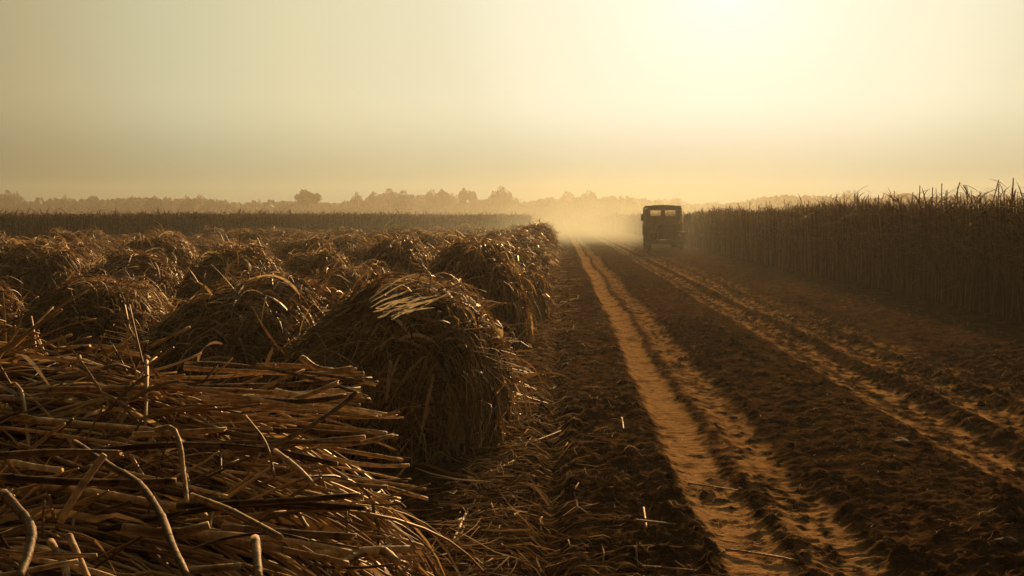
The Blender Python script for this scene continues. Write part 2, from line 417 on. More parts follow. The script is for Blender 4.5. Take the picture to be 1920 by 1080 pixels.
ORD = ['first', 'second', 'third', 'fourth', 'fifth', 'sixth', 'seventh', 'eighth', 'ninth', 'tenth', 'eleventh', 'twelfth', 'thirteenth', 'fourteenth', 'fifteenth', 'sixteenth', 'seventeenth', 'eighteenth']
special = {(0, 0): 'large straw-draped cane bundle beside the track, with pale leaves fanned over its crest',
           (0, 1): 'second cane bundle along the track, dark end face overhung by straw',
           (1, 0): 'broad straw-draped cane bundle just left of the big one by the track',
           (2, 0): 'straw-draped cane bundle at the far left edge, behind the near cut pile',
           (0, 7): 'round dark cane bundle looming where the trackside row meets the dust'}
def front(x): return np.maximum(46, 98+(x+3)*1.667)
nb = 0
for i in range(27):
    for k in range(15):
        g = np.random.default_rng(1000+i*40+k)
        x = -1.33-2.08*i+g.normal()*.10*(i > 0)
        y = 9.3+.45*i+k*6.1+g.normal()*.75*((i > 0) or (k > 1))
        if i == 0 and k == 1: y = 15.4
        if i == 0 and k == 0: x = -1.47; y = 9.3
        if i == 1 and k == 0: y = 10.3; x = -3.25
        if i == 2 and k == 0: x = -5.35; y = 11.2
        if y > front(x)-6 or x < -.62*y-2.5: continue
        if y < 14: vs = near_vars
        elif y < 32: vs = mid_vars
        else: vs = far_vars
        v = vs[(i*2+k) % len(vs)] if not (i == 0 and k == 0) else vs[0]
        z = float(height(np.array([x]), np.array([y]), False)[0])-.02
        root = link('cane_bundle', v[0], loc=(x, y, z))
        s = 1+g.normal()*.075
        hs = (1+np.clip(g.normal(), -1.6, 1.3)*.11)*(1-.16*min(1, max(0, (y-18)/25)))*(1 if i == 0 else .97)
        if k == 0 and i > 0: hs = .93 if i == 1 else .88
        if (i, k) == (0, 0): s, hs = 1.08, .96
        if (i, k) == (0, 7): s, hs = 1.15, 1.2
        root.scale = (s*(-1 if g.random() < .5 and (i, k) != (0, 0) else 1), s*(1+g.normal()*.08), hs)
        root.rotation_euler = (g.normal()*.02, g.normal()*.03, g.normal()*.13+(math.pi if g.random() < .5 and (i, k) != (0, 0) else 0))
        link('dry_leaves', v[1], parent=root)
        if len(v) > 2: link('thin_stems', v[2], parent=root)
        if (i, k) in special: lab = special[(i, k)]
        elif k < 4 and i < 8:
            rowt = 'in the row nearest the track' if i == 0 else 'in the %s row left of the track' % ORD[i]
            lab = 'cut cane bundle %s, %s from the camera' % (rowt, ORD[k])
        elif i == 0: lab = 'hazy cane bundle in the trackside row, %s from the camera' % ORD[k]
        else: lab = None
        if lab: tag(root, lab, 'cane bundle', 'straw covered cane bundles lying in rows')
        else: tag(root, 'low indistinct cane bundle far out in the harvested field', 'cane bundle', 'far cane bundles fading into haze')
        nb += 1
print('bundles', nb)

# ------------------------------------------------------------------ the near pile of cut cane
PX, PY, PA, PB, PH, PE = -2.86, 3.2, 2.25, 2.15, 1.32, 2.7
g = np.random.default_rng(7)
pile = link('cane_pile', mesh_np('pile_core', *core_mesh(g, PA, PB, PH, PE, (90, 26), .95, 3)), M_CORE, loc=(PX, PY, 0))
tag(pile, 'wide flat-topped pile of cut cane filling the lower left corner', 'cane pile')
leaf, stem = straw_mound(g, PA, PB, PH, PE, 3600, 4200, .07, 8, wl=(.006, .030), rs=(.003, .009), sides=4, loft=.03, xbias=1.0, side_frac=.4, wander=.07, kink=.4, seed=3)
link('dry_leaves', mesh_np('pile_leaves', *leaf, smooth=False), M_LEAF, pile)
link('thin_stems', mesh_np('pile_stems', *stem), M_STEM, pile)

def pile_top(x, y):
    q = (abs((x-PX)/PA)**PE+abs((y-PY)/PB)**PE)
    return PH*max(0, 1-q)**(1/PE) if q < 1 else 0.0

def cane_mesh(pts, r0, g, nodes=.13, sub=.035, sides=8, taper=.85, t0=None):
    """one cane: a tube along pts with swollen joints and cut ends"""
    pts = [Vector(p) for p in pts]
    # smooth through the points
    dense = []
    n = len(pts)
    if n == 2: dense = [pts[0].lerp(pts[1], t/24) for t in range(25)]
    else:
        ex = [pts[0]*2-pts[1]]+pts+[pts[-1]*2-pts[-2]]
        for i in range(1, n):
            p0, p1, p2, p3 = ex[i-1], ex[i], ex[i+1], ex[i+2]
            for t in np.linspace(0, 1, 14, endpoint=False):
                dense.append(.5*((2*p1)+(-p0+p2)*t+(2*p0-5*p1+4*p2-p3)*t*t+(-p0+3*p1-3*p2+p3)*t**3))
        dense.append(pts[-1])
    D = np.array(dense); ln = np.r_[0, np.cumsum(np.linalg.norm(np.diff(D, axis=0), axis=1))]
    Lt = ln[-1]; ph = g.random()*nodes
    ks = np.arange(ph, Lt, nodes)
    s = list(np.arange(0, Lt, sub))+[Lt]
    for kk in ks: s += [kk-.008, kk, kk+.008]
    s = np.array(sorted(x for x in set(np.round(s, 4)) if 0 <= x <= Lt))
    P = np.stack([np.interp(s, ln, D[:, j]) for j in range(3)], -1)
    rad = r0*(1+(taper-1)*s/Lt)*(1+.05*np.sin(s*23+ph*50))
    tint = np.full(len(s), .5 if t0 is None else t0)+.06*np.sin(s*9+ph*90)
    for kk in ks:
        w = np.exp(-((s-kk)/.007)**2); rad = rad*(1+.11*w); tint = tint-.24*w
    tint[0] += .35; tint[-1] += .35
    V, Fq, _ = tubes(P[None], rad[None], sides, np.zeros(1))
    V = V+g.normal(size=V.shape)*r0*.03
    T2 = np.repeat(tint, sides).reshape(-1, sides)
    streak = g.normal(size=sides)*.13
    T2 = T2+streak[None]+.10*(vn(np.repeat(s[:, None], sides, 1)*9, np.arange(sides)[None]*3.7+ph*50, 3)-.5)*2
    # a torn strip or frayed mouth at some ends
    Vr = V.reshape(-1, sides, 3)
    if g.random() < .6 and len(s) > 4:
        dirn = Vr[-1].mean(0)-Vr[-3].mean(0); dirn = dirn/(np.linalg.norm(dirn)+1e-6)
        Vr[-1] += dirn[None]*(g.random(sides)[:, None]*r0*2.2)
    return mesh_np('cane', Vr.reshape(-1, 3), Fq, np.clip(T2.ravel(), 0, 1))

# canes that stand out of the pile: (photo points with distances, radius, tint, label)
HERO = [
 ([(112,980,2.22), (150,915,2.25), (196,852,2.28)], .0125, .95, 'short bright cane stub slanting up out of the pile near lower left'),
 ([(292,806,2.85), (322,802,2.8), (336,830,2.76), (343,880,2.70), (350,936,2.62)], .0105, .8, 'thin cane bent over in a hook, hanging down the front of the pile'),
 ([(140,830,2.75), (205,873,2.6), (258,905,2.45), (300,962,2.25), (322,1020,2.08), (350,1080,1.95)], .013, .45, 'long dark cane arching down over the pile towards the bottom edge'),
 ([(250,815,2.95), (330,812,2.95), (414,806,2.97)], .0135, .9, 'stout pale cane lying level with a clean cut end on the right'),
 ([(360,930,2.5), (440,962,2.35), (526,1008,2.2)], .0125, .5, 'dark cane sloping down to the right across the front of the pile'),
 ([(5,925,2.2), (34,955,2.12), (58,990,2.02), (52,1040,1.92), (34,1085,1.84)], .015, .4, 'wrinkled dark cane curling down at the bottom left corner'),
 ([(180,700,4.6), (270,655,4.8), (356,613,5.0)], .012, .6, 'long cane poking up behind the pile before the dark bundles'),
 ([(-60,598,4.2), (10,612,4.2), (70,626,4.2)], .010, .75, 'lone pale cane jutting in from the left edge above the pile'),
 ([(-80,716,4.2), (60,680,4.2), (160,655,4.3)], .028, .35, 'thickest cane, dark and blurred, lying at the upper left of the pile'),
 ([(110,655,4.5), (190,650,4.5), (270,668,4.5)], .017, .7, 'smooth curved cane on the back crest of the pile'),
 ([(420,855,2.95), (500,840,3.0), (580,800,3.1), (640,760,3.2), (668,735,3.25)], .0115, .55, 'cane bowed upward at the right end of the pile'),
 ([(600,835,3.3), (665,832,3.3), (736,817,3.3)], .0115, .85, 'pale cane jutting right past the pile, over the dark bundle'),
 ([(500,760,3.6), (565,745,3.6), (632,718,3.6)], .013, .85, 'broken cane tilted upward at the back right of the pile'),
 ([(480,735,4.0), (520,715,4.05), (566,696,4.1)], .011, .8, 'short cane poking toward the big bundle from the pile back'),
 ([(0,855,2.65), (110,848,2.65), (215,850,2.7)], .015, .45, 'thick grey cane lying level on the left of the pile'),
 ([(0,895,2.45), (170,905,2.45), (330,902,2.5)], .014, .3, 'dark cane running level through the shadowed front of the pile'),
 ([(230,990,2.2), (320,1000,2.2), (392,985,2.22)], .017, .55, 'stout cane low on the pile with its cut end facing right'),
 ([(350,1070,1.98), (410,1065,1.98), (470,1058,2.0)], .012, .8, 'pale cane end at the very bottom edge of the photo'),
 ([(478,1010,2.1), (482,1045,2.0), (486,1095,1.9)], .014, .5, 'short upright cane stub at the bottom edge'),
 ([(460,780,2.9), (500,835,2.8), (515,900,2.7)], .006, .7, 'wiry stem leaning across the right of the pile'),
 ([(515,845,2.8), (560,880,2.7), (592,915,2.6)], .011, .6, 'short cane dipping down the right shoulder of the pile'),
 ([(130,1005,2.1), (150,1050,2.0), (170,1095,1.92)], .010, .6, 'thin cane hanging off the pile at lower left'),
 ([(95,1015,2.1), (120,1060,2.0), (128,1100,1.9)], .011, .55, 'curved brown cane just left of the hanging thin one'),
 ([(640,905,2.9), (690,912,2.9), (745,914,2.9)], .010, .8, 'low cane end pointing right above the bare soil'),
]
g = np.random.default_rng(77)
for pts, r, t0, lab in HERO:
    me = cane_mesh([at(*p) for p in pts], r*.74, g, t0=max(.15, t0-.15))
    o = link('cut_cane', me, M_CANE); tag(o, lab, 'cane', 'cut canes lying on the near pile')

LB = ['dull brown cane lying lengthwise among others on the pile top', 'pale cane lying lengthwise among others on the pile top',
      'cane with its cut end in the right face of the pile', 'slanting cane crossing the others on the pile']
for k in range(262):
    kind = 0
    y = PY+PB*(g.random()*1.86-.93)
    ln = .28+1.0*g.random()**1.7
    yaw = g.normal()*.30
    if k % 5 == 0: yaw = g.normal()*.7; kind = 3; ln *= .6
    if k < 90:                                   # right end: cut ends stick out
        q = max(0.02, 1-abs((y-PY)/PB)**PE)**(1/PE)
        xe = PX+PA*q+.04+.10*g.random(); kind = 2
        ztop = PH*(.45+.55*g.random()**.6)
        xe -= .22*(ztop/PH)**6
        cx = xe-ln*.5
        zc = ztop+.03
        tilt = g.normal()*.06-.05
    else:
        cx = PX+PA*(g.random()*1.75-.8); zc = pile_top(cx, y)+.02+.10*g.random()**1.5; tilt = g.normal()*.04
    dx = math.cos(yaw)*ln/2; dy = math.sin(yaw)*ln/2
    pts = []
    bend = g.normal()*.05; bz = g.normal()*.02
    for s in (-1, -.4, .3, 1):
        x_, y_ = cx+dx*s, y+dy*s+bend*(1-s*s)
        z_ = zc+dx*s*tilt+bz*(1-s*s)
        pt = pile_top(x_, y_)
        if k >= 90: z_ = .6*z_+.4*(pt+.04) if pt > .7 else z_-.12*(abs(s))
        pts.append((x_, y_, z_))
    r = .0042+.0115*g.random()**1.7
    t0 = float(np.clip(g.beta(2, 1.8), .1, .95))
    if g.random() < .16: t0 = .85
    if kind == 0 and t0 > .5: kind = 1
    o = link('cut_cane', cane_mesh(pts, r, g, t0=t0), M_CANE)
    tag(o, LB[kind], 'cane', 'cut canes lying on the near pile')

# curled dry leaves standing up from the pile
def leaf_obj(pts, w, t0, lab, grp, mt=M_LEAF):
    D = np.array([list(p) for p in pts]); n = 14
    s = np.linspace(0, len(D)-1, n); P = np.stack([np.interp(s, range(len(D)), D[:, j]) for j in range(3)], -1)
    P[1:-1] = (P[:-2]+2*P[1:-1]+P[2:])/4
    t = np.linspace(0, 1, n); wd = w*np.minimum(1, .4+3*t)*np.minimum(1, (1-t)*3+.1)
    side = np.tile(np.array([.4, .8, .5]), (n, 1))[None]
    me = mesh_np('leaf', *ribbons(P[None], wd[None], side, np.array([t0])))
    o = link('dry_leaf', me, mt); tag(o, lab, 'leaf', grp); return o
leaf_obj([at(370,683,4.5), at(374,663,4.5), at(386,648,4.5), at(402,641,4.5), at(418,645,4.5)], .026, .8, 'pale leaf curled over like a hook behind the pile crest', 'loose curled leaves')
leaf_obj([at(497,690,4.6), at(505,668,4.6), at(512,650,4.6)], .04, .4, 'small reddish leaf standing upright before the big bundle', 'loose curled leaves')
leaf_obj([at(25,695,3.9), at(38,668,3.9), at(52,655,3.9), at(66,662,3.9)], .03, .5, 'small curled leaf at the upper left of the pile', 'loose curled leaves')
leaf_obj([at(586,600,7.7), at(600,583,7.7), at(622,581,7.7)], .03, .95, 'bright folded leaf on the left shoulder of the big bundle', 'loose curled leaves')
gf = np.random.default_rng(90)
for k in range(18):
    x0 = 690+gf.random()*75; y0 = 556+gf.random()*44-.25*(0); L0 = 35+60*gf.random(); sl_ = .15+.5*gf.random()
    pts_ = []
    for t in (0, .3, .6, 1.0):
        pts_.append(at(x0+L0*t, y0-L0*sl_*t*(1.25-.3*t)+gf.normal()*2.5, 7.78+.35*t+gf.random()*.05))
    leaf_obj(pts_, .007+.012*gf.random(), .8+.2*gf.random(), 'bleached leaf in the fan on top of the big trackside bundle', 'bleached leaves fanned on the big bundle', M_BLEACH)

# ------------------------------------------------------------------ standing cane
def stalk_paths(x, y, z0, h, g, ns, lean=.05):
    n = len(x); t = np.linspace(0, 1, ns)[None]
    lx = g.normal(size=(n, 1))*lean; ly = g.normal(size=(n, 1))*lean; bx = g.normal(size=(n, 1))*lean*.8
    P = np.stack([x[:, None]+lx*t*h[:, None]+bx*t*t*h[:, None], y[:, None]+ly*t*h[:, None], z0[:, None]+t*h[:, None]], -1)
    return P

def stalk_leaves(x, y, z0, h, g, per, ns, length=.55, w=(.012, .03)):
    n = len(x)*per
    xi = np.repeat(x, per); yi = np.repeat(y, per); hi = np.repeat(h, per); zi = np.repeat(z0, per)
    z = zi+hi*np.where(g.random(n) < .15, .85+.12*g.random(n), .22+.66*g.random(n)**.7)
    a = g.random(n)*2*math.pi; up = g.random(n)*1.0-.1
    d = np.stack([np.cos(a)*.6, np.sin(a)*.6, up], -1); d = norm(d)
    L_ = length*(.4+.9*g.random(n)); P = np.empty((n, ns, 3)); p = np.stack([xi, yi, z], -1)
    for i in range(ns):
        P[:, i] = p; p = p+d*(L_/(ns-1))[:, None]; d[:, 2] -= .9/ns*(.6+g.random(n)); d = norm(d)
    P[:, :, 2] = np.maximum(P[:, :, 2], .02)
    side = np.repeat(norm(np.stack([-np.sin(a), np.cos(a), g.normal(size=n)*.4], -1))[:, None], ns, 1)
    return ribbons(P, leaf_prof(n, ns, g, *w), side, np.clip(g.beta(1.6, 2.2, n), 0, 1))

def gz(x, y): return height(x, y, False)


g = np.random.default_rng(31)
# individuals along the front edge: eight stalk shapes
vari = []
for k in range(8):
    x = np.zeros(1); h = np.array([2.02+.28*g.random()])
    P = stalk_paths(x, x, x, h, g, 8, .035)
    V = tubes(P, np.linspace(.0125, .007, 8)[None]*(1+.1*np.sin(np.arange(8)*2.3)), 6 if False else 4, np.array([.2+.7*g.random()]))
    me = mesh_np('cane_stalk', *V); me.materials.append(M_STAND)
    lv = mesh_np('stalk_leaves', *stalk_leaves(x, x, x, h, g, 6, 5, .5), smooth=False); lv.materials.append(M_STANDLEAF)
    vari.append((me, lv))
for k in range(286):
    y = 15.5+15*(k+g.random())/286; x = 8.15+.30*g.random()**1.5
    v = vari[k % 8]
    o = link('cane_stalk', v[0], loc=(x, y, float(gz(np.array([x]), np.array([y]))[0])-.02))
    o.rotation_euler = (0, 0, g.random()*6.28); s = .93+.15*g.random(); o.scale = (1, 1, s)
    link('leaves', v[1], parent=o)
    tag(o, 'dry upright cane in the front edge of the standing cane beside the track', 'cane stalk', 'standing canes along the front edge of the field')
# tall bare canes rising above the rest
TALL = [(1603,360),(1648,362),(1677,359),(1712,357),(1725,349),(1749,350),(1766,346),(1776,356),(1789,343),(1796,349),(1830,343),(1861,339),(1873,347),(1900,335)]
for q, (px, py) in enumerate(TALL):
    d = 9.0*1867/(px-1050); top = at(px, py, d); h = top.z
    lean = (0, 0)
    if px == 1830: lean = (-.28, 0)
    if px in (1789, 1861): lean = (.12, 0)
    pts = [(top.x, top.y, -.02), (top.x, top.y, h*.5), (top.x, top.y, h*.78), (top.x+lean[0], top.y, h)]
    me = cane_mesh(pts, .014, g, nodes=.2, sub=.1, sides=8, taper=.8, t0=.4)
    o = link('cane_stalk', me, M_STAND)
    pos = 'leaning left' if px == 1830 else ('tallest at the right edge' if px == 1900 else None)
    if px == 1830: lab = 'bare cane leaning left above the top of the standing cane'
    elif px == 1900: lab = 'tallest bare cane, near the right edge of the photo'
    elif px == 1603: lab = 'bare cane spike beside the hazy square-topped tree'
    elif px == 1677: lab = 'bare cane spike in front of the pale barn roof'
    else: lab = '%s bare cane spike from the left, rising over the standing cane' % ORD[q]
    tag(o, lab, 'cane stalk', 'tall bare canes above the field')

def cane_mass(name, x, y, g, hmin, hmax, ns, rad, per, leaf_len, wl, lean=.04, ribbon=False, leaf_ns=4, z0=None):
    z0 = gz(x, y)-.03; h = hmin+(hmax-hmin)*g.random(len(x))**1.2
    h[g.random(len(x)) < .03] += .22*g.random()
    P = stalk_paths(x, y, z0, h, g, ns, lean)
    n = len(x); r = rad*(.7+.6*g.random((n, 1)))*np.linspace(1, .6, ns)[None]
    a = tubes(P, r, 3, np.clip(g.beta(1.8, 2.2, n), 0, 1))
    b = stalk_leaves(x, y, z0, h, g, per, leaf_ns, leaf_len, wl)
    me = mesh_np(name, *join([a, b])); return me
g = np.random.default_rng(41)
parts = []
def rnd(n, x0, x1, y0, y1, px=1.0): return x0+(x1-x0)*g.random(n)**px, y0+(y1-y0)*g.random(n)
for (n, x0, x1, y0, y1, ns, rad, per, ll, wl) in (
        (3600, 8.25, 10.4, 8, 34, 5, .011, 5, .62, (.012, .034)),
        (2600, 8.15, 10.4, 31, 62, 4, .015, 4, .55, (.02, .045)),
        (3000, 8.1, 11, 62, 130, 3, .025, 3, .6, (.04, .08)),
        (2600, 8.0, 12, 130, 330, 3, .05, 3, .8, (.08, .14))):
    x, y = rnd(n, x0, x1, y0, y1, 1.4)
    z0 = gz(x, y)-.03; h = 1.95+.32*g.random(n)-(.06 if y0 > 60 else 0)
    h = h+(vn(x*.7, y*.35, 5)-.5)*.32+(vn(x*2, y*1.5, 6)-.5)*.22
    m_ = g.random(n) < .06; h[m_] += .45*g.random(m_.sum())**1.5
    P = stalk_paths(x, y, z0, h, g, ns, .05)
    r = rad*(.7+.6*g.random((n, 1)))*np.linspace(1, .6, ns)[None]
    parts.append(tubes(P, r, 3, np.clip(g.beta(1.8, 2.2, n), 0, 1)))
    parts.append(stalk_leaves(x, y, z0, h, g, per, 4, ll, wl))
# body of the field behind its edge: coarser stems out to the middle of the field
x, y = rnd(5000, 10.4, 70, 10, 330)
h = 2.0+.3*g.random(len(x)); z0 = gz(x, y)-.03
parts.append(tubes(stalk_paths(x, y, z0, h, g, 3, .03), np.full((len(x), 3), .03), 3, g.random(len(x))*.6))
parts.append(stalk_leaves(x, y, z0, h, g, 3, 4, 1.0, (.08, .2)))
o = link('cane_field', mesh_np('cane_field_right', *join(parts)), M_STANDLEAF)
tag(o, 'dense dry standing cane walling the right of the track', 'cane field', kind='stuff')
# broken leaves tangled in the front edge
g = np.random.default_rng(43)
x, y = 8.05+.2*g.random(1500), 14+38*g.random(1500)
me = mesh_np('tangle', *stalk_leaves(x, y, gz(x, y), np.full(1500, 1.9), g, 1, 6, .9, (.006, .02)))
o = link('tangled_leaves', me, M_STANDLEAF); tag(o, 'thin broken leaves tangled across the edge of the standing cane', 'dry leaves', kind='stuff')

# field across the harvested ground
g = np.random.default_rng(47); parts = []
n = 10000; x = -75+72*g.random(n)**.8; y = front(x)+5*g.random(n)**1.5
x2 = -130+127*g.random(5000); y2 = front(x2)+5+110*g.random(5000)
x = np.r_[x, x2]; y = np.r_[y, y2]
n = len(x); z0 = gz(x, y)-.03; h = 2.0+.28*g.random(n)+(y > 99)*.05+(vn(x*.3, y*.1, 5)-.5)*.2
P = stalk_paths(x, y, z0, h, g, 3, .03)
parts.append(tubes(P, .026*(.7+.6*g.random((n, 1)))*np.linspace(1, .6, 3)[None], 3, g.random(n)))
parts.append(stalk_leaves(x, y, z0, h, g, 3, 4, .7, (.05, .09)))
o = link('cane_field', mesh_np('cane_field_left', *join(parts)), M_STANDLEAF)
tag(o, 'level band of standing cane across the far side of the cut field', 'cane field', kind='stuff')

# ------------------------------------------------------------------ litter on the ground
def litter(n, g, fx, fy, ln, wd, ns=4, tube=False, up=.25, bias=0.0):
    x, y = fx(n), fy(n)
    a = g.random(n)*2*math.pi
    a = np.where(g.random(n) < bias, g.normal(size=n)*.35, a)
    L_ = ln[0]+(ln[1]-ln[0])*g.random(n)**2
    t = np.linspace(-.5, .5, ns)[None]
    bend = g.normal(size=(n, 1))*.25*L_[:, None]
    px = x[:, None]+np.cos(a)[:, None]*t*L_[:, None]-np.sin(a)[:, None]*bend*(t*t*4-1)*.3
    py = y[:, None]+np.sin(a)[:, None]*t*L_[:, None]+np.cos(a)[:, None]*bend*(t*t*4-1)*.3
    pz = height(px, py)+.006+up*g.random((n, 1))*.06+(t+.5)*np.abs(g.normal(size=(n, 1)))*up*L_[:, None]*.22*(g.random((n, 1)) < .4)
    pz = np.maximum(pz, height(px, py)+.003)
    P = np.stack([px, py, pz], -1); tint = np.clip(g.beta(1.5, 2.2, n), 0, 1)
    w = (wd[0]+(wd[1]-wd[0])*g.random((n, 1))**1.5)
    if tube: return tubes(P, np.repeat(w, ns, 1)*.5, 4, tint)
    side = np.stack([-np.sin(a), np.cos(a), g.normal(size=n)*.8], -1)[:, None].repeat(ns, 1)
    return ribbons(P, w*np.array([.5]+[1]*(ns-2)+[.3])[None], side, tint)
g = np.random.default_rng(51)
G = g
pp = [
 litter(1900, g, lambda n: -.75+np.abs(G.normal(size=n))*.42, lambda n: 3.5+16*G.random(n)**1.3, (.08, .6), (.004, .013), up=.7, bias=.25),
 litter(1300, g, lambda n: -.7+np.abs(G.normal(size=n))*.4, lambda n: 4+14*G.random(n)**1.2, (.15, .7), (.006, .013), tube=True, bias=.4),
 litter(3200, g, lambda n: -.8+1.9*G.random(n), lambda n: 3.5+20*G.random(n)**1.3, (.03, .22), (.003, .009), bias=.4),
 litter(6000, g, lambda n: 1.0+6.5*G.random(n), lambda n: 4+24*G.random(n)**1.2, (.02, .15), (.003, .007)),
 litter(2600, g, lambda n: -.7+np.abs(G.normal(size=n))*.45, lambda n: 18+40*G.random(n), (.2, .8), (.012, .025), bias=.5),
]
o = link('straw_litter', mesh_np('straw_litter', *join(pp)), M_LITTER); tag(o, 'straw scraps and broken stems strewn beside the track', 'straw litter', kind='stuff')
# straw matting between the bundles
pp = [
 litter(9000, g, lambda n: -16*G.random(n)**.8-.6, lambda n: 6+18*G.random(n), (.2, .9), (.012, .028), up=1.0),
 litter(15000, g, lambda n: -1.3-.9*48*G.random(n), lambda n: 22+60*G.random(n), (.5, 1.4), (.02, .045), up=.9, bias=.3),
]
o = link('field_straw', mesh_np('field_straw', *join(pp)), M_LITTER); tag(o, 'loose straw carpeting the cut field between the bundles', 'straw', kind='stuff')

# loose canes one can point at on the soil
g = np.random.default_rng(55)
def gp(px, py, dz=.015):
    d = 2*1867/(py-406)
    for _ in range(6):
        p = at(px, py, d); hz = float(height(np.array([p.x]), np.array([p.y]))[0])+dz
        d *= (EYE-hz)/max(.05, (EYE-p.z))
    return at(px, py, d)
LOOSE = [
 ([(850,1015), (866,980), (881,947)], .010, .95, 'pale stub lying nearly upright in the crossed pair on the soil'),
 ([(855,978), (880,968), (900,958)], .011, .8, 'pale stub crossing under the other of the crossed pair'),
 ([(905,890), (945,874), (984,853)], .011, .85, 'pale split cane on the soil beside the big bundle'),
 ([(960,835), (1005,826), (1052,808)], .008, .75, 'slim straw lying flat right of the big bundle, near the furrow'),
 ([(840,905), (890,915), (945,944)], .009, .6, 'thin cane sloping across the soil below the big bundle'),
 ([(725,1060), (755,1050), (786,1036)], .010, .6, 'brown cane stub at the bottom edge right of the pile'),
 ([(1207,952), (1210,972), (1213,992)], .007, .95, 'small pale stick pointing up the soil left of the wheel track'),
 ([(1190,975), (1255,982), (1325,990)], .008, .5, 'thin dark cane lying across the edge of the left wheel track'),
 ([(1290,906), (1340,913), (1385,920)], .006, .3, 'dark straw lying across the left wheel track'),
 ([(1360,1030), (1430,1040), (1502,1053)], .009, .55, 'long cane lying beside the wheel track at the bottom edge'),
 ([(1166,783), (1168,793), (1169,803)], .007, 1.0, 'tiny bright stick on the soil between bundle row and track'),
 ([(1205,1062), (1280,1068), (1370,1080)], .008, .5, 'long thin cane at the bottom edge before the wheel track'),
]
for pts, r, t0, lab in LOOSE:
    o = link('loose_cane', cane_mesh([gp(*p) for p in pts], r, g, t0=t0), M_CANE); tag(o, lab, 'cane', 'loose canes on the ground')

# stones
STN = [(1690, 830, .075, 'flat pale stone in the middle of the rough ground between the tracks'), (1874, 961, .055, 'small rounded stone near the lower right corner'),
       (1887, 1014, .045, 'smaller stone just below the rounded one at lower right'), (1376, 783, .035, 'pebble on the edge of the left wheel track'),
       (1592, 845, .03, 'small pebble left of the flat pale stone')]
for k, (px, py, r, lab) in enumerate(STN):
    g = np.random.default_rng(600+k); p = gp(px, py, 0)
    import bmesh
    bm = bmesh.new(); bmesh.ops.create_icosphere(bm, subdivisions=3, radius=1)
    for v in bm.verts:
        c = v.co; q = .62+.8*float(vn(np.array([c.x*1.8+k*3+c.z]), np.array([c.y*1.8+c.z*1.3]), 7)[0]); v.co = Vector((c.x*q*r*1.3, c.y*q*r, c.z*q*r*.5))
    me = bpy.data.meshes.new('stone'); bm.to_mesh(me); bm.free()
    me.polygons.foreach_set('use_smooth', [True]*len(me.polygons))
    o = link('stone', me, M_STONE, loc=(p.x, p.y, p.z-.004)); tag(o, lab, 'stone', 'stones on the track')

# ------------------------------------------------------------------ trees
def leaf_cards(cs, rs, n, g, size):
    k = g.integers(0, len(cs), n); c = np.array(cs)[k]; r = np.array(rs)[k]
    d = norm(g.normal(size=(n, 3))); q = g.random((n, 1))**.25
    p = c+d*r*q*(1+.04*g.normal(size=(n, 1)))
    u = norm(g.normal(size=(n, 3))); w = norm(np.cross(u, g.normal(size=(n, 3))))
    s = size*(.5+g.random((n, 1)))
    V = np.stack([p-u*s-w*s*.7, p+u*s-w*s*.6, p+u*s*.8+w*s*.7, p-u*s*.7+w*s*.6], 1)
    F = np.arange(n*4).reshape(n, 4)
    return V.reshape(-1, 3), F, np.repeat(np.clip(g.random(n), 0, 1), 4)

def tree_mesh(kind, g):
    """unit tree: 1 high, crown about 1 wide"""
    cs, rs = [], []
    if kind == 'round':
        for _ in range(16):
            a = g.random()*6.28; q = g.random()**.5*.30
            cs.append((math.cos(a)*q, math.sin(a)*q, .40+.34*g.random())); rs.append(np.array([1, 1, .9])*(.15+.08*g.random()))
        cs.append((0, 0, .72)); rs.append(np.array([.22, .22, .27])); t0 = .3
    elif kind == 'umbrella':
        for _ in range(26):
            a = g.random()*6.28; q = g.random()**.5*.42
            cs.append((math.cos(a)*q, math.sin(a)*q, .80-.25*q*q*2+.05*g.normal())); rs.append(np.array([.17, .17, .13])); 
        t0 = .6
    elif kind == 'lifted':
        for _ in range(10):
            a = g.random()*6.28; q = g.random()**.5*.28
            cs.append((math.cos(a)*q, math.sin(a)*q, .66+.18*g.random())); rs.append(np.array([.19, .19, .16]))
        t0 = .5
    else:  # spreading, down to the ground
        for _ in range(14):
            a = g.random()*6.28; q = g.random()**.5*.38
            cs.append((math.cos(a)*q, math.sin(a)*q, .15+.60*g.random()*(1-q))); rs.append(np.array([.19, .19, .20]))
        t0 = .15
    crown = leaf_cards(cs, rs, 3200, g, .024)
    # trunk and limbs
    P = []; rad = []
    tp = np.array([[0, 0, -.02], [.01, 0, .15], [.0, .01, .35], [.01, 0, .55], [0, 0, .75]])
    P.append(tp); rad.append(np.array([.035, .028, .022, .016, .008]))
    for c in cs[:6]:
        c = np.array(c); b = np.array([0, 0, t0*.75+.1*g.random()]); m = (b+c)/2+np.array([0, 0, -.03])
        P.append(np.stack([b, b*.5+m*.5, m, m*.5+c*.5, c])); rad.append(np.array([.014, .012, .010, .007, .004]))
    trunk = tubes(np.array(P), np.array(rad), 4, np.full(len(P), .5))
    return mesh_np('crown', *crown, smooth=False), mesh_np('trunk', *trunk)
g = np.random.default_rng(71)
TM = {}
for kd, c in (('round', 6), ('umbrella', 1), ('lifted', 2), ('bushy', 4)):
    TM[kd] = []
    for _ in range(c):
        cr_, tr_ = tree_mesh(kd, g); cr_.materials.append(M_CROWN); tr_.materials.append(M_BARK); TM[kd].append((cr_, tr_))
